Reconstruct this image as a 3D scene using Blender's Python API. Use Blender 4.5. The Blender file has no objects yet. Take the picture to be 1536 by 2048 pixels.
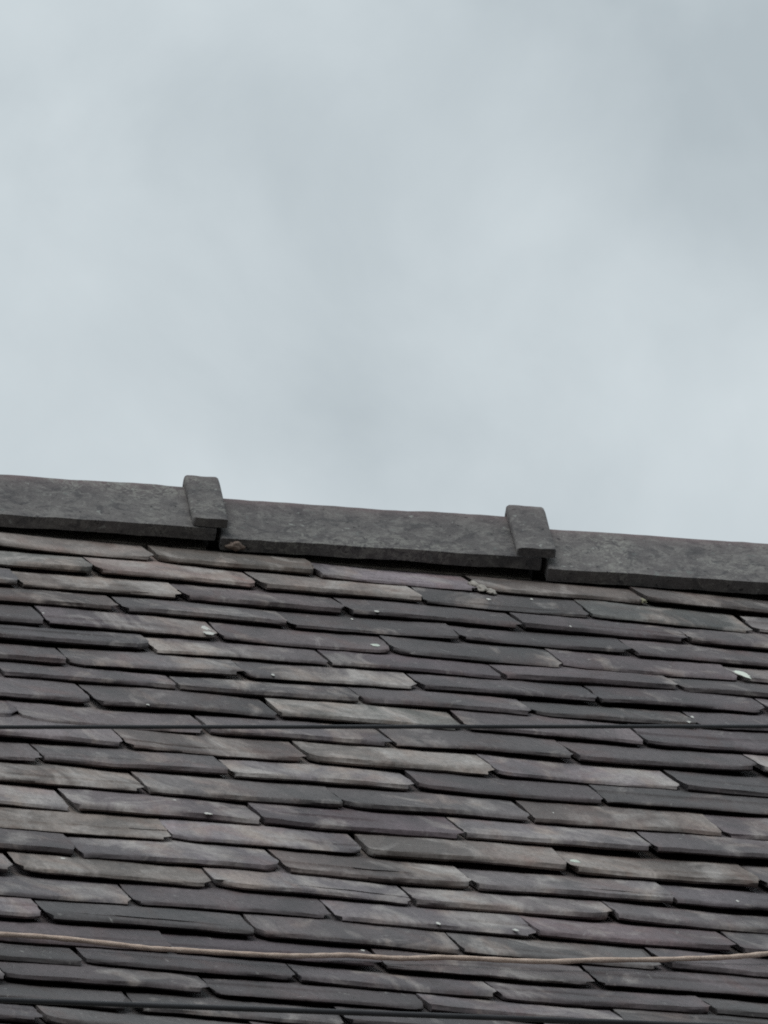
import bpy, bmesh, math, random
from mathutils import Vector, Matrix, noise

# ------------------------------------------------------------------ camera, sky, sun, exposure
S = bpy.context.scene
COL = S.collection
R = math.radians
PITCH, YAW = R(33.0), R(8.46)              # the camera looks up and a little to the right
cam_d = bpy.data.cameras.new('camera')
cam = bpy.data.objects.new('camera', cam_d); COL.objects.link(cam)
cam.location = (0, 0, 1.6)
cam.rotation_euler = (R(90) + PITCH, 0, -YAW)
cam_d.sensor_fit = 'HORIZONTAL'; cam_d.sensor_width = 36
cam_d.lens = 36 * 30000 / 1536
cam_d.clip_start = 0.5; cam_d.clip_end = 3000
S.camera = cam

SUN_EL, SUN_AZ = R(52), R(-150)            # azimuth measured from +Y towards +X
W = bpy.data.worlds.new('World'); S.world = W; W.use_nodes = True
nt = W.node_tree; nt.nodes.clear()
def N(tree, t, **k):
    n = tree.nodes.new(t)
    for a, b in k.items(): setattr(n, a, b)
    return n
out = N(nt, 'ShaderNodeOutputWorld'); bg = N(nt, 'ShaderNodeBackground')
sky = N(nt, 'ShaderNodeTexSky', sky_type='NISHITA', sun_disc=False)
sky.sun_elevation = SUN_EL; sky.sun_rotation = SUN_AZ
bg.inputs['Strength'].default_value = 0.1
tc = N(nt, 'ShaderNodeTexCoord')
mp = N(nt, 'ShaderNodeMapping'); mp.inputs['Location'].default_value = (-0.822, 4.74, -8.127)
nt.links.new(tc.outputs['Generated'], mp.inputs['Vector'])
n1 = N(nt, 'ShaderNodeTexNoise'); n1.inputs['Scale'].default_value = 17; n1.inputs['Detail'].default_value = 1.0
n2 = N(nt, 'ShaderNodeTexNoise'); n2.inputs['Scale'].default_value = 48; n2.inputs['Detail'].default_value = 6.0; n2.inputs['Roughness'].default_value = .5; n2.inputs['Distortion'].default_value = .25
for n in (n1, n2): nt.links.new(mp.outputs[0], n.inputs['Vector'])
def math_node(tree, op, a, b, c=None):
    m = N(tree, 'ShaderNodeMath', operation=op)
    for i, v in enumerate((a, b, c)):
        if v is None: continue
        if isinstance(v, (int, float)): m.inputs[i].default_value = v
        else: tree.links.new(v, m.inputs[i])
    return m.outputs[0]
sm = math_node(nt, 'MULTIPLY_ADD', n1.outputs['Fac'], .62, 0.0)
sm = math_node(nt, 'MULTIPLY_ADD', n2.outputs['Fac'], .38, sm)
ramp = N(nt, 'ShaderNodeValToRGB')
ramp.color_ramp.elements[0].position = .385; ramp.color_ramp.elements[0].color = (4.75, 5.38, 5.72, 1)
ramp.color_ramp.elements[1].position = .625; ramp.color_ramp.elements[1].color = (7.2, 7.9, 8.2, 1)
nt.links.new(sm, ramp.inputs[0])
# overcast sky: the cloud deck is brighter overhead than low down (CIE overcast law)
sep = N(nt, 'ShaderNodeSeparateXYZ'); nt.links.new(tc.outputs['Generated'], sep.inputs[0])
zc = math_node(nt, 'MAXIMUM', sep.outputs[2], 0.0)
zf = math_node(nt, 'MULTIPLY_ADD', zc, .92, .46)
mul = N(nt, 'ShaderNodeMix', data_type='RGBA', blend_type='MULTIPLY'); mul.inputs[0].default_value = 1
nt.links.new(ramp.outputs[0], mul.inputs[6])
cmb = N(nt, 'ShaderNodeCombineColor')
for i in range(3): nt.links.new(zf, cmb.inputs[i])
nt.links.new(cmb.outputs[0], mul.inputs[7])
mx = N(nt, 'ShaderNodeMix', data_type='RGBA'); mx.inputs[0].default_value = .96
nt.links.new(sky.outputs[0], mx.inputs[6]); nt.links.new(mul.outputs[2], mx.inputs[7])
nt.links.new(mx.outputs[2], bg.inputs['Color']); nt.links.new(bg.outputs[0], out.inputs[0])

sd = bpy.data.lights.new('sun', 'SUN'); sd.energy = 1.0; sd.angle = R(35); sd.color = (1, .97, .93)
so = bpy.data.objects.new('sun', sd); COL.objects.link(so)
dirv = Vector((math.sin(SUN_AZ) * math.cos(SUN_EL), math.cos(SUN_AZ) * math.cos(SUN_EL), math.sin(SUN_EL)))
so.rotation_euler = dirv.to_track_quat('Z', 'Y').to_euler(); so.location = (0, 10, 40)

S.render.engine = 'CYCLES'
S.cycles.max_bounces = 6
S.cycles.use_denoising = False
S.cycles.pixel_filter_type = 'BLACKMAN_HARRIS'; S.cycles.filter_width = 1.9
vs = S.view_settings
vs.view_transform = 'Standard'; vs.look = 'None'; vs.exposure = 0; vs.gamma = 1; vs.use_curve_mapping = False

# ------------------------------------------------------------------ materials
def new_mat(name):
    m = bpy.data.materials.new(name); m.use_nodes = True
    t = m.node_tree
    b = t.nodes['Principled BSDF']
    return m, t, b
def tex_noise(t, vec, scale, detail=3, rough=.5, dist=0):
    n = N(t, 'ShaderNodeTexNoise'); n.inputs['Scale'].default_value = scale
    n.inputs['Detail'].default_value = detail; n.inputs['Roughness'].default_value = rough; n.inputs['Distortion'].default_value = dist
    if vec is not None: t.links.new(vec, n.inputs['Vector'])
    return n.outputs['Fac']
def map_range(t, v, a, b, c, d):
    n = N(t, 'ShaderNodeMapRange'); t.links.new(v, n.inputs[0])
    for i, x in enumerate((a, b, c, d)): n.inputs[i + 1].default_value = x
    return n.outputs[0]
def mix(t, fac, a, b, blend='MIX'):
    n = N(t, 'ShaderNodeMix', data_type='RGBA', blend_type=blend)
    for i, v in ((0, fac), (6, a), (7, b)):
        if isinstance(v, (int, float)): n.inputs[i].default_value = v
        elif isinstance(v, tuple): n.inputs[i].default_value = v
        else: t.links.new(v, n.inputs[i])
    return n.outputs[2]
def grey(t, v):
    c = N(t, 'ShaderNodeCombineColor')
    for i in range(3): t.links.new(v, c.inputs[i])
    return c.outputs[0]
def obj_vec(t, scale=(1, 1, 1)):
    c = N(t, 'ShaderNodeTexCoord'); oi = N(t, 'ShaderNodeObjectInfo')
    r = math_node(t, 'MULTIPLY', oi.outputs['Random'], 53.0)
    cb = N(t, 'ShaderNodeCombineXYZ'); t.links.new(r, cb.inputs[0]); t.links.new(r, cb.inputs[1])
    m = N(t, 'ShaderNodeMapping'); m.inputs['Scale'].default_value = scale
    t.links.new(c.outputs['Object'], m.inputs['Vector']); t.links.new(cb.outputs[0], m.inputs['Location'])
    return m.outputs[0], oi

def slate_material():
    m, t, b = new_mat('slate_stone')
    v, oi = obj_vec(t)
    dr, _ = obj_vec(t, (1, .26, 1))                  # marks drawn out down the slope by run-off
    big = tex_noise(t, dr, 9.0, 4, .55, .8)
    a = map_range(t, big, .34, .66, .62, 1.42)
    so_ = N(t, 'ShaderNodeAttribute', attribute_name='soot')
    a = math_node(t, 'MULTIPLY', a, so_.outputs['Fac'])
    col = mix(t, 1.0, oi.outputs['Color'], grey(t, a), 'MULTIPLY')
    # brown staining
    n2 = tex_noise(t, dr, 13, 3, .6, .8)
    st = map_range(t, n2, .52, .68, 0, .8)
    col = mix(t, st, col, mix(t, 1.0, col, (1.02, .86, .82, 1), 'MULTIPLY'))
    # pale weathered bloom, amount from the slate's own wear attribute
    at = N(t, 'ShaderNodeAttribute', attribute_name='wear')
    wv = math_node(t, 'MULTIPLY_ADD', at.outputs['Fac'], .30, tex_noise(t, dr, 11, 5, .6, 1.0))
    w1 = map_range(t, wv, .60, .83, 0, .9)
    col = mix(t, w1, col, mix(t, map_range(t, n2, .42, .6, 0, 1), (.36, .333, .315, 1), (.315, .265, .235, 1)))
    # crusty lichen scabs
    fl = map_range(t, tex_noise(t, dr, 75, 3, .65, .5), .65, .75, 0, .5)
    col = mix(t, fl, col, (.28, .275, .26, 1))
    gd, _ = obj_vec(t, (1, .16, 1))
    gn = map_range(t, tex_noise(t, gd, 170, 3, .75), .3, .7, .78, 1.22)
    col = mix(t, 1.0, col, grey(t, gn), 'MULTIPLY')
    t.links.new(col, b.inputs['Base Color'])
    t.links.new(map_range(t, big, .3, .7, .66, .88), b.inputs['Roughness'])
    b.inputs['Specular IOR Level'].default_value = .28
    h1 = tex_noise(t, dr, 34, 4, .62, .5)
    ly, _ = obj_vec(t, (.3, .1, 4.5))
    h2 = tex_noise(t, ly, 90, 2, .6)
    h = math_node(t, 'MULTIPLY_ADD', h2, .16, h1)
    bp = N(t, 'ShaderNodeBump'); bp.inputs['Strength'].default_value = .6; bp.inputs['Distance'].default_value = .004
    t.links.new(h, bp.inputs['Height']); t.links.new(bp.outputs[0], b.inputs['Normal'])
    return m

def tile_material():
    m, t, b = new_mat('ridge_tile_clay')
    v, oi = obj_vec(t)
    c = mix(t, map_range(t, tex_noise(t, v, 6, 4, .6, .6), .36, .66, 0, 1), (.125, .117, .118, 1), (.175, .165, .161, 1))
    c = mix(t, map_range(t, tex_noise(t, v, 45, 5, .7, .6), .47, .62, 0, .75), c, (.245, .236, .225, 1))
    c = mix(t, map_range(t, tex_noise(t, v, 26, 4, .65, .9), .52, .63, 0, .7), c, (.078, .076, .08, 1))
    c = mix(t, map_range(t, tex_noise(t, v, 120, 2, .5), .28, .34, .8, 0), c, (.03, .03, .032, 1))
    # reddish body colour worn bare along the crest
    at = N(t, 'ShaderNodeAttribute', attribute_name='crest')
    c = mix(t, math_node(t, 'MULTIPLY', at.outputs['Fac'], map_range(t, tex_noise(t, v, 25, 4, .6), .35, .6, .35, .9)), c, (.21, .155, .158, 1))
    # grey lichen crust in scribbled patches
    lm = math_node(t, 'MULTIPLY', map_range(t, tex_noise(t, v, 7, 2, .5), .55, .64, 0, 1), map_range(t, tex_noise(t, v, 60, 4, .7, 1.5), .50, .58, 0, .85))
    c = mix(t, lm, c, (.27, .265, .245, 1))
    # blue-green and white lichen spots
    c = mix(t, map_range(t, tex_noise(t, v, 27, 3, .6, 1.4), .64, .72, 0, .45), c, (.21, .245, .23, 1))
    c = mix(t, map_range(t, tex_noise(t, v, 75, 2, .5), .69, .74, 0, .8), c, (.33, .34, .32, 1))
    g = map_range(t, tex_noise(t, v, 320, 3, .7), .3, .7, .8, 1.2)
    g = math_node(t, 'MULTIPLY', g, map_range(t, oi.outputs['Random'], 0, 1, .72, .98))
    c = mix(t, 1.0, c, grey(t, g), 'MULTIPLY')
    t.links.new(c, b.inputs['Base Color'])
    b.inputs['Roughness'].default_value = .86; b.inputs['Specular IOR Level'].default_value = .22
    h = math_node(t, 'MULTIPLY_ADD', tex_noise(t, v, 140, 4, .65), .4, tex_noise(t, v, 24, 4, .6))
    bp = N(t, 'ShaderNodeBump'); bp.inputs['Strength'].default_value = .5; bp.inputs['Distance'].default_value = .004
    t.links.new(h, bp.inputs['Height']); t.links.new(bp.outputs[0], b.inputs['Normal'])
    return m

def noisy(name, c1, c2, scale, rough=.85, bump=.3, spec=.3):
    m, t, b = new_mat(name)
    v, _ = obj_vec(t)
    c = mix(t, map_range(t, tex_noise(t, v, scale, 4, .6), .32, .68, 0, 1), c1 + (1,), c2 + (1,))
    t.links.new(c, b.inputs['Base Color']); b.inputs['Roughness'].default_value = rough
    b.inputs['Specular IOR Level'].default_value = spec
    bp = N(t, 'ShaderNodeBump'); bp.inputs['Strength'].default_value = bump; bp.inputs['Distance'].default_value = .003
    t.links.new(tex_noise(t, v, scale * 4, 3), bp.inputs['Height']); t.links.new(bp.outputs[0], b.inputs['Normal'])
    return m
M_SLATE = slate_material(); M_TILE = tile_material()
M_MORTAR = noisy('old_mortar', (.22, .20, .18), (.40, .37, .33), 60)
M_CLAY = noisy('crumbled_clay', (.20, .145, .12), (.29, .235, .20), 60)
M_MOSS = noisy('dry_moss', (.12, .12, .075), (.27, .25, .17), 90)
M_WHITE = noisy('bird_lime', (.46, .46, .43), (.62, .62, .58), 120)
M_LICH = noisy('pale_lichen', (.42, .50, .44), (.62, .66, .58), 90)
M_PALE = noisy('pale_green_lichen', (.58, .64, .56), (.72, .76, .68), 60)
M_CORD = noisy('tan_cord_fibre', (.55, .42, .345), (.71, .57, .48), 160, .9, .5, .2)
M_CABLE = noisy('black_cable_sheath', (.028, .028, .032), (.042, .042, .046), 30, .6, .1, .35)
M_FELT = noisy('roof_felt', (.018, .018, .02), (.03, .03, .032), 30, .95, .2, .1)
M_RENDER = noisy('wall_render', (.34, .32, .28), (.42, .40, .36), 6)
M_GROUND = noisy('pale_paving', (.11, .107, .102), (.15, .145, .137), 3)

# ------------------------------------------------------------------ helpers
def mesh_obj(name, verts, faces, m, parent=None, attr=None, sharp=40):
    me = bpy.data.meshes.new(name); me.from_pydata(verts, [], faces); me.update()
    me.polygons.foreach_set('use_smooth', [True] * len(me.polygons))
    if sharp: me.set_sharp_from_angle(angle=R(sharp))
    me.materials.append(m)
    if attr:
        a = me.attributes.new(attr[0], 'FLOAT', 'POINT'); a.data.foreach_set('value', attr[1])
    o = bpy.data.objects.new(name, me); COL.objects.link(o)
    if parent is not None: o.parent = parent
    return o
def tag(o, label, cat, group=None):
    o['label'] = label; o['category'] = cat
    if group: o['group'] = group
def fbm(x, y=0., z=0.): return noise.noise(Vector((x, y, z))) + .5 * noise.noise(Vector((2.1 * x + 7, 2.1 * y, 2.1 * z))) + .25 * noise.noise(Vector((4.3 * x, 4.3 * y + 3, 4.3 * z)))

# ------------------------------------------------------------------ the setting
g = mesh_obj('ground', [(-1500, -1500, 0), (1500, -1500, 0), (1500, 1500, 0), (-1500, 1500, 0)], [(0, 1, 2, 3)], M_GROUND)
g['kind'] = 'structure'

# ------------------------------------------------------------------ the house and its roof
ALPHA = R(40.2)                                   # roof pitch
O = Vector((2.66763, 17.93518, 12.97051))         # a point on the slope; u runs along the ridge, v up the slope, n out of it
house = bpy.data.objects.new('slate_roof', None); COL.objects.link(house)
house.location = (O.x, O.y, 0); house.empty_display_size = .5; house['kind'] = 'thing'
tag(house, 'weathered dark slate roof slope capped by a row of grey ridge tiles', 'roof')
ROOF = Matrix.Translation((0, 0, O.z)) @ Matrix.Rotation(ALPHA, 4, 'X')      # roof frame -> house frame

# course data: v of the tail line, lift of the line along u (the old roof sags and twists), joints u
COURSES = [
 (1.894, -.085, [-.137, .114, .368, .629]), (1.675, -.07, [-.256, -.001, .253, .514, .77]),
 (1.469, -.04, [-.392, -.141, .113, .383, .64]), (1.262, -.015, [-.256, .001, .261, .528]),
 (1.049, -.006, [-.39, -.127, .134, .391, .661]), (.858, .008, [-.246, .016, .277, .545]),
 (.650, .042, [-.393, -.13, .131, .398, .651]), (.463, .043, [-.507, -.249, .019, .273, .52]),
 (.234, .055, [-.392, -.125, .146, .411]), (.022, .05, [-.517, -.249, .017, .282, .554]),
 (-.207, .026, [-.39, -.13, .139, .406]), (-.411, .038, [-.524, -.262, .003, .269]),
 (-.638, .016, [-.403, -.127, .137, .405]), (-.858, .032, [-.529, -.265, .016, .28]),
 (-1.086, .01, [-.41, -.144, .134, .399]), (-1.306, -.015, [-.558, -.281, -.024, .25]),
 (-1.498, -.036, [-.661, -.395, -.13, .145]), (-1.698, -.022, [-.526, -.257, .013, .284]),
 (-1.902, -.02, [-.659, -.383, -.114, .155]), (-2.086, .004, [-.51, -.234, .043]),
 (-2.254, -.01, [-.641, -.365, -.106, .173]), (-2.420, -.01, [-.493, -.216, .038]),
 (-2.587, .003, [-.609, -.341, -.073]), (-2.755, .0, [-.735, -.46, -.19, .08]),
 (-2.93, .0, [-.6, -.33, -.06]), (-3.11, .0, [-.735, -.46, -.19, .08]),
]
# tone of the slates whose right-hand joint is listed (then one more): d dark, e, m middle, n, l light; w warm, g green, p purple, . neutral;
# two digits: pale wear at the slate's two ends
TONES = [
 'lw34 mw22 l.43 mw22 mw33', 'lg55 lw35 lw28 d.20 mg23 l.44', 'l.55 lw46 dp00 d.00 d.02 mp12', 'mw43 m.12 d.00 d.00 mp02',
 'd.11 mp17 ep41 d.03 mp31 mp55', 'e.12 m.52 ep13 ep12 d.20', 'e.00 m.12 m.08 d.00 d.00 ep11', 'd.01 e.11 m.22 m.12 d.00 d.00',
 'm.32 d.01 lg75 m.32 d.00', 'e.11 m.21 m.23 m.33 d.00 l.66', 'l.33 mw34 lw66 l.66 d.00', 'm.23 m.31 l.76 e.10 d.00',
 'mw64 n.52 m.22 mw27 mp22', 'l.76 mp43 mp33 n.54 m.11', 'lw55 l.54 nw44 mw24 m.32', 'e.02 n.25 mw28 n.44 m.22',
 'l.55 nw62 n.55 n.54 m.24', 'n.54 d.10 n.42 mp11 m.21', 'l.66 d.10 m.24 m.31 e.21', 'ep00 dp00 mp12 d.11',
 'd.01 d.00 m.15 mp20 d.00', 'd.00 d.00 n.43 e.10', 'd.00 d.01 d.01 e.00', 'd.00 m.31 e.11 e.00 d.00', 'd.00 d.00 e.00 e.00', 'd.00 d.00 e.00 e.00 d.00']
ALB = {'d': .066, 'e': .076, 'm': .090, 'n': .108, 'l': .132}
HUE = {'.': (1.09, .955, .985), 'w': (1.16, .965, .89), 'g': (1.04, 1.0, .95), 'p': (1.13, .93, .985)}

def slate_mesh(rnd, w, t, L, wear, chip_l=(0, 0), chip_r=(0, 0)):
    """one roughly dressed slate: tail at v=0, u from -w/2 to w/2, underside at n=0"""
    NC = 22
    rows = [0, .004, .016, .04, .08, .13, .19, .25, L]
    sx, sy = rnd.uniform(-50, 50), rnd.uniform(-50, 50)
    rl, rr = rnd.choice((.002, .003, .005, .009)), rnd.choice((.002, .003, .006, .012))
    bow = rnd.uniform(-.0022, .0022); twist = rnd.uniform(-.0014, .0014)
    def inset(v, r, side):
        c = 0
        if v < r: c = r - math.sqrt(max(0, r * r - (r - v) ** 2))
        return c + .0016 * fbm(v * 28 + sx, side * 9.3) + .0016 * noise.noise(Vector((v * 90, sy, side)))
    def corner(u, v):
        e = 0
        for (a, b_), s in ((chip_l, -1), (chip_r, 1)):
            if a:
                d = (u * s - (w / 2 - a)) / a
                if d > 0: e = max(e, b_ * d ** 1.3)
        return e
    V, F, A = [], [], []
    def row(v, n_of, dv_of):
        ids = []
        for i in range(NC + 1):
            k = i / NC
            k = .5 - .5 * math.cos(math.pi * k) if True else k
            vv = v
            ul = -w / 2 + inset(vv, rl, -1); ur = w / 2 - inset(vv, rr, 1)
            u = ul + (ur - ul) * k
            x = 2 * k - 1
            V.append((u, vv + dv_of(u, k), n_of(u, k) + bow * (1 - x * x) + twist * x)); ids.append(len(V) - 1)
            A.append(wear[0] * (1 - k) + wear[1] * k)
        return ids
    tail = lambda u, k: .009 * fbm(u * 13 + sx, sy) + .005 * abs(noise.noise(Vector((u * 35, sy, 1)))) + .0022 * noise.noise(Vector((u * 60, sx, 0))) + corner(u, 0)
    spall = lambda u: max(0, fbm(u * 8 - sx, sy * 2)) * .0034 + max(0, noise.noise(Vector((u * 38 + sy, 1.7, sx)))) * .0018
    top = lambda v: (lambda u, k: t + .0009 * fbm(u * 14 + sx, v * 14 + sy) + .0004 * noise.noise(Vector((u * 60, v * 60, sx))))
    R0 = row(0, lambda u, k: .0012 * max(0, fbm(u * 16 + sy, sx)) + .0005 * noise.noise(Vector((u * 50, sx, 3))), lambda u, k: tail(u, k) + .003)
    R1 = row(0, lambda u, k: t * .34, lambda u, k: tail(u, k) - .0016 + .0016 * noise.noise(Vector((u * 45, sy, 5))))
    R2 = row(0, lambda u, k: t * .66 - .3 * spall(u), lambda u, k: tail(u, k) - .0005 + .003 * noise.noise(Vector((u * 40, sy, 9))) + 1.0 * spall(u))
    R3 = row(0, lambda u, k: t - spall(u) - .0005, lambda u, k: tail(u, k) + .0012 + 1.5 * spall(u))
    allr = [R0, R1, R2, R3]
    flake = rnd.random() < .22
    fs, fa, fc, fw = rnd.uniform(.03, .12), rnd.uniform(.0008, .0018), rnd.uniform(-.5, .5) * w, rnd.uniform(.05, .18)
    fmask = lambda u: max(0, min(1, 1.6 - abs(u - fc) / fw))
    for v in rows[2:]:
        f = max(0, 1 - v / .05)
        if flake and v > fs:                        # edge of a flaked-off top layer
            flake = False
            edge = lambda u, k: .035 * fbm(u * 13 + sy, 2.2) * .5
            low = top(fs)
            allr.append(row(fs, lambda u, k: low(u, k) - fa * fmask(u), edge))
            allr.append(row(fs + .002, lambda u, k: low(u, k), edge))
            for r_ in allr[2:-2]:
                for q in r_:
                    x_, y_, z_ = V[q]; V[q] = (x_, y_, z_ - (fa if r_ is not allr[2] else fa * .5) * fmask(x_))
        allr.append(row(v, (lambda tp, f: (lambda u, k: tp(u, k) - .35 * f * spall(u)))(top(v), f), lambda u, k: corner(u, 0) * max(0, 1 - v / .2)))
    RB = row(L, lambda u, k: 0.0, lambda u, k: 0)
    allr.append(RB)
    for a, b_ in zip(allr, allr[1:]):
        for i in range(NC): F.append((a[i], a[i + 1], b_[i + 1], b_[i]))
    for i in range(NC): F.append((RB[i], RB[i + 1], R0[i + 1], R0[i]))
    F.append([r[0] for r in allr][::-1]); F.append([r[NC] for r in allr])
    F[-2] = tuple(F[-2]); F[-1] = tuple(F[-1])
    return V, F, A

slates = []                                        # (u0, u1, v, n-function data, object, t, tilt)
rnd = random.Random(11)
for ci, (v0, lift, joints) in enumerate(COURSES):
    g_above = (COURSES[ci - 1][0] - v0) if ci else .21
    ctr = .21 - (1.894 - v0) / 4.48 * .5           # middle of the frame on this course
    js = list(joints)
    lo, hi = ctr - 1.35, ctr + 1.35
    nl = 0
    while js[0] > lo: js.insert(0, js[0] - .264 + rnd.uniform(-.007, .007)); nl += 1
    while js[-1] < hi: js.append(js[-1] + .264 + rnd.uniform(-.007, .007))
    tones = TONES[ci].split()
    for k in range(len(js) - 1):
        idx = k - nl + 1                           # index into the tone list
        tn = tones[idx] if 0 <= idx < len(tones) else rnd.choice(('d.00', 'd.01', 'e.11', 'm.21', 'm.12', 'mp22', 'n.43', 'mw33'))
        gap = rnd.uniform(.0015, .0045)
        u0, u1 = js[k] + gap / 2, js[k + 1] - gap / 2
        w = u1 - u0; t = rnd.uniform(.0062, .0108)
        wear = (int(tn[2]) / 9, int(tn[3]) / 9)
        cl = cr = (0, 0)
        if rnd.random() < .35: cl = (rnd.uniform(.008, .035), rnd.uniform(.01, .05))
        if rnd.random() < .30: cr = (rnd.uniform(.008, .03), rnd.uniform(.01, .05))
        if ci == 0 and idx == 4: cl = (.02, .03); t = .008
        if ci == 9 and idx == 4: cr = (.06, .04)
        if ci == 11 and idx == 1: cl = (.10, .05)
        V, F, A = slate_mesh(rnd, w, t, .30 if ci == 0 else .43, wear, cl, cr)
        A = [max(0, a_ + .28 * fbm((x + (u0 + u1) / 2) * 2.4 - 3, (y + v0) * .9 + 2)) for a_, (x, y, z) in zip(A, V)]
        o = mesh_obj('slate', V, F, M_SLATE, house, ('wear', A), 42)
        sa = o.data.attributes.new('soot', 'FLOAT', 'POINT')
        sa.data.foreach_set('value', [max(.5, 1.03 + .42 * fbm((x + (u0 + u1) / 2) * 3.3 + 4, (y + v0) * 1.1 + 9)) for x, y, z in V])
        al = ALB[tn[0]] * rnd.uniform(.93, 1.08); h = HUE[tn[1]]
        j = [rnd.uniform(.975, 1.025) for _ in range(3)]
        o.color = (al * h[0] * j[0], al * h[1] * j[1], al * h[2] * j[2], 1)
        uc = (u0 + u1) / 2
        slack = rnd.uniform(.0014, .0040) + (rnd.uniform(.001, .003) if rnd.random() < .15 else 0)
        tilt = (t + slack) / g_above
        n0 = lift * .135 * (uc - ctr) + rnd.uniform(-.0008, .0008)
        roll = lift * .135 + rnd.gauss(0, .0038)
        if ci == 0 and idx == 4: n0 += .0045; roll = -.034      # slipped slate, its corner lifted off the course below
        yaw = rnd.gauss(0, .011)
        vv = v0 + .012 + rnd.gauss(0, .007)
        o.matrix_local = ROOF @ Matrix.Translation((uc, vv, n0)) @ Matrix.Rotation(yaw, 4, 'Z') @ Matrix.Rotation(-roll, 4, 'Y') @ Matrix.Rotation(-tilt, 4, 'X')
        slates.append((u0, u1, vv, n0, o, t, tilt, g_above))

# boarding under the slates, back slope, walls below
def slab(name, m, corners, thick, parent):
    up = [Vector(c) for c in corners]; nrm = (up[1] - up[0]).cross(up[3] - up[0]).normalized()
    V = [tuple(p) for p in up] + [tuple(p - nrm * thick) for p in up]
    F = [(0, 1, 2, 3), (7, 6, 5, 4)] + [(i, i + 4, (i + 1) % 4 + 4, (i + 1) % 4) for i in range(4)]
    return mesh_obj(name, V, F, m, parent)
def rp(u, v, n): return ROOF @ Vector((u, v, n))
UL, UR, VT = -1.95, 1.85, 2.22
slab('roof_deck', M_FELT, [rp(UL, -3.12, -.034), rp(UR, -3.12, -.034), rp(UR, VT, -.034), rp(UL, VT, -.034)], .025, house)
pk = rp(0, VT, -.034)
def back(u, v):                                    # mirrored slope behind the ridge
    q = rp(u, v, -.034); return Vector((q.x, 2 * pk.y - q.y + .004, q.z))
slab('back_slope', M_SLATE, [back(UR, -3.12), back(UL, -3.12), back(UL, VT), back(UR, VT)], .025, house)
eave = rp(0, -3.12, -.034)
y0, y1, zt = eave.y + .25, 2 * pk.y - eave.y - .25, eave.z + .12
def wall(x0, x1, ya, yb):
    V = [(x0, ya, 0), (x1, ya, 0), (x1, yb, 0), (x0, yb, 0), (x0, ya, zt), (x1, ya, zt), (x1, yb, zt), (x0, yb, zt)]
    mesh_obj('wall', V, [(3, 2, 1, 0), (4, 5, 6, 7), (0, 1, 5, 4), (1, 2, 6, 5), (2, 3, 7, 6), (3, 0, 4, 7)], M_RENDER, house, None, 30)
wall(UL + .1, UR - .1, y0, y0 + .25); wall(UL + .1, UR - .1, y1 - .25, y1)
for xa in (UL + .1, UR - .35):                     # gables
    pts = [(y0 + .252, 0), (y1 - .252, 0), (y1 - .252, zt), (pk.y, pk.z - .14), (y0 + .252, zt)]
    V = [(xa, y, z) for y, z in pts] + [(xa + .25, y, z) for y, z in pts]
    mesh_obj('gable_wall', V, [(4, 3, 2, 1, 0), (5, 6, 7, 8, 9)] + [(i, (i + 1) % 5, (i + 1) % 5 + 5, i + 5) for i in range(5)], M_RENDER, house, None, 30)

# ------------------------------------------------------------------ ridge tiles with their collars
BETA = R(55)
def ridge_profile(wing, th, lift, short):
    """closed y,z profile of an angle ridge; origin at the inner bottom of the front wing; lift = offset outwards, short = wing cut shorter"""
    w = Vector((math.cos(BETA), math.sin(BETA))); m = Vector((-math.sin(BETA), math.cos(BETA)))
    half = WING * w.x + THK * m.x                  # horizontal distance from inner bottom to the crest plane
    def side(off, start, stop_at_crest=True):
        p = w * start + m * off
        k = (half - p.x) / w.x
        return p, p + w * k
    o0, oa = side(lift + th, short); i0, ia = side(lift, short)
    def mirror(p): return Vector((2 * half - p.x, p.y))
    r = .011 + lift * .42
    front = [o0 + (oa - o0) * f for f in (0, .02, .2, .4, .6, .8)]
    # rounded crest
    a = oa - w * r * 1.5; crest = []
    for q in range(5):
        f = q / 4; b = oa - w * (r * 1.5)
        c1 = b.lerp(oa, f); c2 = oa.lerp(mirror(b), f); crest.append(c1.lerp(c2, f))
    inner = [i0 + (ia - i0) * f for f in (0, .5, 1)]
    outer = front + crest + [mirror(p) for p in front[::-1]]
    prof = outer + [mirror(p) for p in inner[:2]] + [inner[2]] + [inner[1], inner[0]]
    return prof, len(front), half
WING, THK = .176, .0205
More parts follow.
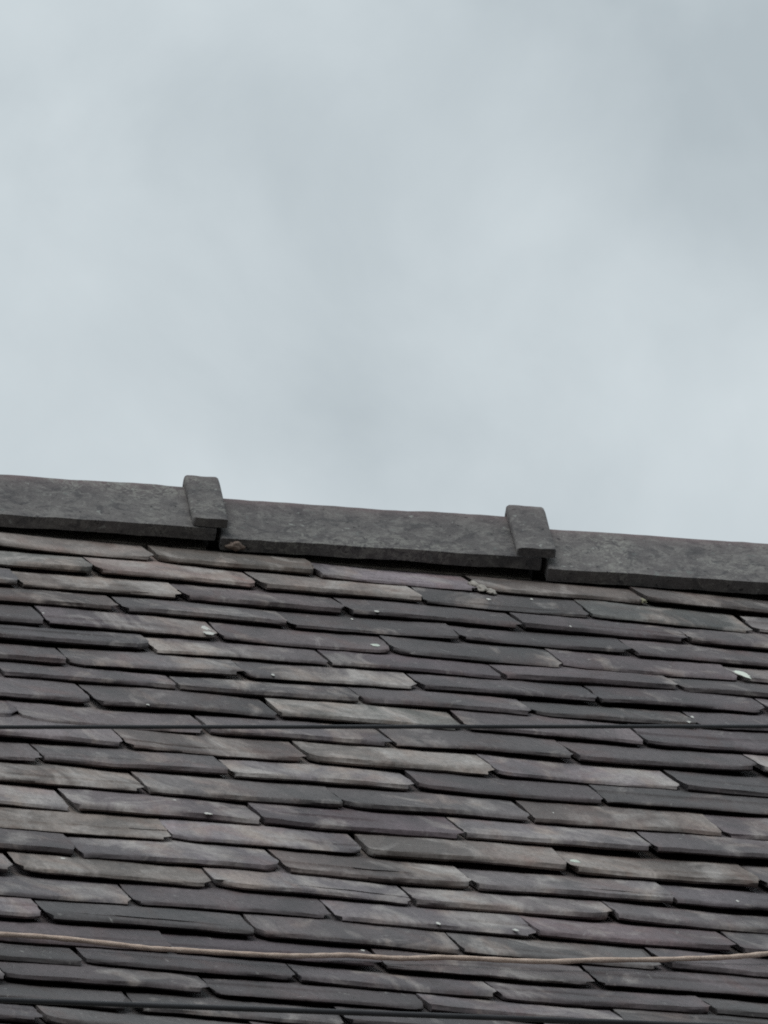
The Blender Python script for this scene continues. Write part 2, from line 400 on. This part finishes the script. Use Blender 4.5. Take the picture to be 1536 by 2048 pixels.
def extrude(prof, nfront, x0, x1, seg, seed, amp, half, small, bev):
    """prof swept along x; the two end rings use the smaller profile so that the rims are worn round"""
    V, F, A = [], [], []
    n = len(prof)
    top = max(p.y for p in prof)
    xs = [x0, x0 + bev * .35, x0 + bev] + [x0 + bev + (x1 - x0 - 2 * bev) * i / (seg - 4) for i in range(1, seg - 4)] + [x1 - bev, x1 - bev * .35, x1]
    seg = len(xs) - 1
    for i, x in enumerate(xs):
        for j, p in enumerate(prof):
            if i in (0, seg): p = small[j]
            elif i in (1, seg - 1): p = p.lerp(small[j], .3)
            d = Vector((fbm(x * 9 + seed, p.x * 9, p.y * 9), fbm(x * 9, p.x * 9 + seed, p.y * 9), fbm(x * 9, p.x * 9, p.y * 9 + seed))) * amp
            e = Vector((noise.noise(Vector((x * 70 + seed, p.x * 70, p.y * 70))), noise.noise(Vector((x * 70, p.x * 70 + seed, p.y * 70))))) * amp * .45
            V.append((x + (d.x if i in (0, seg) else 0), p.x + d.y + e.x, p.y + d.z + e.y))
            A.append(max(0, 1 - (top - p.y) / .028))
    for i in range(seg):
        for j in range(n):
            a, b = i * n + j, i * n + (j + 1) % n
            F.append((a, a + n, b + n, b))
    # end caps as strips between outer and inner outline
    no = nfront * 2 + 5
    outer = list(range(no)); inner = list(range(no, n))[::-1]
    for base, flip in ((0, False), (seg * n, True)):
        o_, i_ = outer[:], inner[:]
        # front half polygon and back half polygon meeting on the crest plane
        c = nfront + 2
        ii = [n - 1, n - 2, n - 3]                  # front inner bottom, middle, crest
        fr = [base + q for q in o_[:c + 1]] + [base + q for q in ii[::-1]]
        bk = [base + q for q in o_[c:]] + [base + q for q in (no, no + 1, no + 2)]
        for poly in (fr, bk): F.append(tuple(poly[::-1] if flip else poly))
    return V, F, A
P_TILE, NF, HALF = ridge_profile(WING, THK, 0, 0)
P_COL, NFC, _ = ridge_profile(WING, .0145, THK + .0006, .001)
S_TILE, S_COL = ridge_profile(WING, THK - .003, 0, .002)[0], ridge_profile(WING, .0145 - .0042, THK + .0006, .005)[0]
PITCH_T = .517; START = -.019
base = ROOF @ Vector((0, 2.12, .0035))
for k in range(-3, 4):
    u_s = START + PITCH_T * k
    z = base.z - .0078 * k
    tilt = .0205 + [0, .002, -.001, .0005, -.001, .001, 0][k + 3]
    L = PITCH_T - .008
    V, F, A = extrude(P_TILE, NF, 0, L, 30, 3.7 * k + 11, .0019, HALF, S_TILE, .004)
    t_ = mesh_obj('ridge_tile', V, F, M_TILE, house, ('crest', A), 38)
    t_.matrix_local = Matrix.Translation((u_s, base.y, z)) @ Matrix.Rotation(-tilt, 4, 'Y')
    V, F, A = extrude(P_COL, NFC, L - .040 - .004 * math.sin(k * 2.3), L + .019 + .003 * math.sin(k * 4.1 + 1), 10, 5.1 * k + 2, .0018, HALF, S_COL, .005)
    c_ = mesh_obj('collar', V, F, M_TILE, t_, ('crest', [a * .6 for a in A]), 50)

# ------------------------------------------------------------------ mortar crumbs, moss, bird lime and lichen
def lump(name, m, loc, size, seed, sub=3, parent=None, mw=None):
    bm = bmesh.new(); bmesh.ops.create_icosphere(bm, subdivisions=sub, radius=1)
    for v in bm.verts:
        k = 1 + .38 * fbm(v.co.x * 1.6 + seed, v.co.y * 1.6, v.co.z * 1.6) + .12 * noise.noise(v.co * 6 + Vector((seed, 0, 0)))
        v.co = Vector((v.co.x * size[0] * k, v.co.y * size[1] * k, v.co.z * size[2] * k))
    me = bpy.data.meshes.new(name); bm.to_mesh(me); bm.free(); me.materials.append(m)
    me.polygons.foreach_set('use_smooth', [True] * len(me.polygons))
    o = bpy.data.objects.new(name, me); COL.objects.link(o); o.parent = parent or house
    o.matrix_local = mw if mw is not None else ROOF @ Matrix.Translation(loc)
    return o
lump('mortar', M_MORTAR, (.371, 1.915, .002), (.009, .028, .0045), 1.2)
lump('mortar', M_MORTAR, (.384, 1.90, .000), (.008, .024, .003), 4.4)
lump('mortar', M_MORTAR, (.362, 1.945, .004), (.007, .024, .004), 8.1)
lump('mortar', M_CLAY, (.004, 2.118, .012), (.014, .010, .008), 2.2)
lump('moss', M_MOSS, (.626, 1.93, .001), (.007, .02, .003), 6.1)
# old bedding mortar set back under the ridge tiles, one run per tile
for k in range(-3, 4):
    u_s = START + PITCH_T * k
    V, F = [], []
    for i in range(19):
        x = u_s + .012 + (PITCH_T - .03) * i / 18
        f = .004 * fbm(x * 14, 3.3)
        for dy, dz in ((.030 + f, -.05), (.030 + f, .012), (.12, .10), (.12, -.05)):
            V.append((x, base.y + dy, base.z + dz - .0078 * k))
    for i in range(18):
        for j in range(4):
            a, b = i * 4 + j, i * 4 + (j + 1) % 4
            F.append((a, b, b + 4, a + 4))
    F += [(3, 2, 1, 0), (72, 73, 74, 75)]
    mesh_obj('bedding_mortar', V, F, M_FELT if False else M_MORTAR, house, None, 40)

FLECKS = [(-.139, 1.19, .018, .09, 0), (-.137, 1.12, .030, .07, 0), (.673, 1.165, .024, .21, 2),
 (-.388, 1.196, .0071, .025, 0), (.113, 1.425, .005, .03, 0), (.156, 1.495, .0143, .03, 0), (.457, 1.568, .005, .03, 0), (.441, 1.865, .0064, .025, 0),
 (.366, 1.815, .01, .03, 0), (.65, 1.81, .0064, .025, 0), (-.089, .675, .0064, .03, 0), (-.317, .281, .0064, .045, 0), (-.12, -1.628, .0071, .045, 0),
 (-.368, -.672, .0143, .035, 0), (-.34, -.772, .0143, .03, 0), (.151, -.951, .0186, .06, 1), (.34, -1.209, .005, .035, 0), (.512, .604, .0071, .03, 0),
 (.176, -.509, .0057, .03, 0), (.505, .477, .0143, .03, 0), (-.017, -1.695, .01, .035, 0), (-.241, -1.931, .0086, .03, 0), (.113, 1.145, .0214, .05, 1), (-.586, -1.302, .0143, .035, 0)]
for q, (u, v, a, b, kind) in enumerate(FLECKS):
    best = None
    for s in slates:
        if s[0] - .012 <= u <= s[1] + .012:
            d = v - s[2]
            if -.01 <= d <= s[7] + .02 and (best is None or d < best[0]): best = (d, s)
    if best is None: continue
    d, s = best; o, t, tilt = s[4], s[5], s[6]
    vl = min(max((d - 7.5 * t) / (1 - 7.5 * tilt), .008), s[7] - .02)
    ul = min(max(u - (s[0] + s[1]) / 2, -(s[1] - s[0]) / 2 + a * .5), (s[1] - s[0]) / 2 - a * .5)
    V = [(0, 0, .0006)]; n = 14; a *= .72 if kind < 2 else 1; b *= .7 if kind < 2 else 1
    for ring, hgt in ((.55, .0005), (1.0, -.0006)):
        for i in range(n):
            an = 2 * math.pi * i / n; k = ring * (1 + .6 * fbm(math.cos(an) * 1.7 + q * 3.1, math.sin(an) * 1.7))
            V.append((math.cos(an) * a * .5 * k, math.sin(an) * b * .5 * k, hgt))
    F = [(0, 1 + i, 1 + (i + 1) % n) for i in range(n)] + [(1 + i, 1 + n + i, 1 + n + (i + 1) % n, 1 + (i + 1) % n) for i in range(n)]
    p = mesh_obj('lichen_patch' if kind else 'bird_lime', V, F, (M_WHITE, M_LICH, M_PALE)[kind], o, None, 0)
    p.matrix_local = Matrix.Translation((ul, vl, t + .0004))

# ------------------------------------------------------------------ cord and cables
def tube(pts, r, nseg=10, wob=0.0, seed=0):
    V, F = [], []
    for i, p in enumerate(pts):
        a = pts[max(0, i - 1)]; b = pts[min(len(pts) - 1, i + 1)]
        d = (b - a).normalized(); s = d.cross(Vector((0, 0, 1))).normalized(); up = s.cross(d)
        for j in range(nseg):
            an = 2 * math.pi * j / nseg
            rr = r * (1 + wob * math.cos(2 * an + i * .9) + wob * .6 * noise.noise(p * 40 + Vector((j, seed, 0))))
            V.append(tuple(p + (s * math.cos(an) + up * math.sin(an)) * rr))
    n = nseg
    for i in range(len(pts) - 1):
        for j in range(n): F.append((i * n + j, i * n + (j + 1) % n, (i + 1) * n + (j + 1) % n, (i + 1) * n + j))
    F += [tuple(range(n))[::-1], tuple((len(pts) - 1) * n + j for j in range(n))]
    return V, F
def spline(ctrl, per=10):
    P = []
    for i in range(len(ctrl) - 1):
        p0, p1, p2, p3 = ctrl[max(0, i - 1)], ctrl[i], ctrl[i + 1], ctrl[min(len(ctrl) - 1, i + 2)]
        for k in range(per):
            t = k / per
            P.append(.5 * ((2 * p1) + (p2 - p0) * t + (2 * p0 - 5 * p1 + 4 * p2 - p3) * t * t + (3 * p1 - p0 - 3 * p2 + p3) * t ** 3))
    P.append(ctrl[-1]); return P
CORD = [(-1.75, -2.16), (-1.3, -2.09), (-1.0, -2.13), (-.777, -2.111), (-.738, -2.108), (-.689, -2.096), (-.64, -2.097), (-.575, -2.126), (-.546, -2.129), (-.515, -2.122), (-.461, -2.116),
 (-.415, -2.114), (-.375, -2.103), (-.341, -2.094), (-.306, -2.066), (-.279, -2.048), (-.25, -2.055), (-.217, -2.055), (-.185, -2.032), (-.157, -2.01), (-.109, -1.999),
 (-.06, -1.992), (-.005, -1.986), (.053, -1.934), (.14, -1.884), (.192, -1.855), (.237, -1.825), (.273, -1.795), (.309, -1.762), (.359, -1.709), (.6, -1.62), (1.0, -1.66), (1.6, -1.6)]
house_w = Matrix.Translation((O.x, O.y, 0))
def surface(v):                                    # height of the slate tops above the tail plane at v
    for ci in range(len(COURSES)):
        if v >= COURSES[ci][0]:
            d = v - COURSES[ci][0]; return .0075 - .05 * d
    return 0
CORD = [CORD[0]] + [(b[0], (a[1] + 2 * b[1] + c[1]) / 4) for a, b, c in zip(CORD, CORD[1:], CORD[2:])] + [CORD[-1]]
ctrl = []
for u, v in CORD:
    ctrl.append(house_w @ ROOF @ Vector((u, v, .0125)))
V, F = tube(spline(ctrl, 8), .0034, 10, .08, 3)
cord = mesh_obj('cord', V, F, M_CORD, None, None, 0)
tag(cord, 'tan cord lying slack across the lower slates', 'cord')

def cable(p0, p1, sag, r, label, seed):
    a, b = Vector(p0), Vector(p1); pts = []
    for i in range(81):
        f = i / 80; p = a.lerp(b, f); p.z -= sag * 4 * f * (1 - f); pts.append(p)
    V, F = tube(pts, r, 10, .03, seed)
    c = mesh_obj('overhead_cable', V, F, M_CABLE, None, None, 0)
    tag(c, label, 'cable', 'dark cables strung in front of the roof')
def extend(p, q, k):
    p, q = Vector(p) + O, Vector(q) + O; d = q - p
    return p - d * k, q + d * k
a, b = extend((-1.963, -5.921, -3.825), (.458, -4.902, -2.964), 1.2)
cable(a, b, .004, 0.0021, 'thin dark cable running level across the middle of the slates', 1)
a, b = extend((-1.954, -5.953, -4.114), (.295, -5.512, -3.742), 1.2)
cable(a, b, .004, .0028, 'thicker dark cable crossing below the tan cord at the bottom edge', 2)
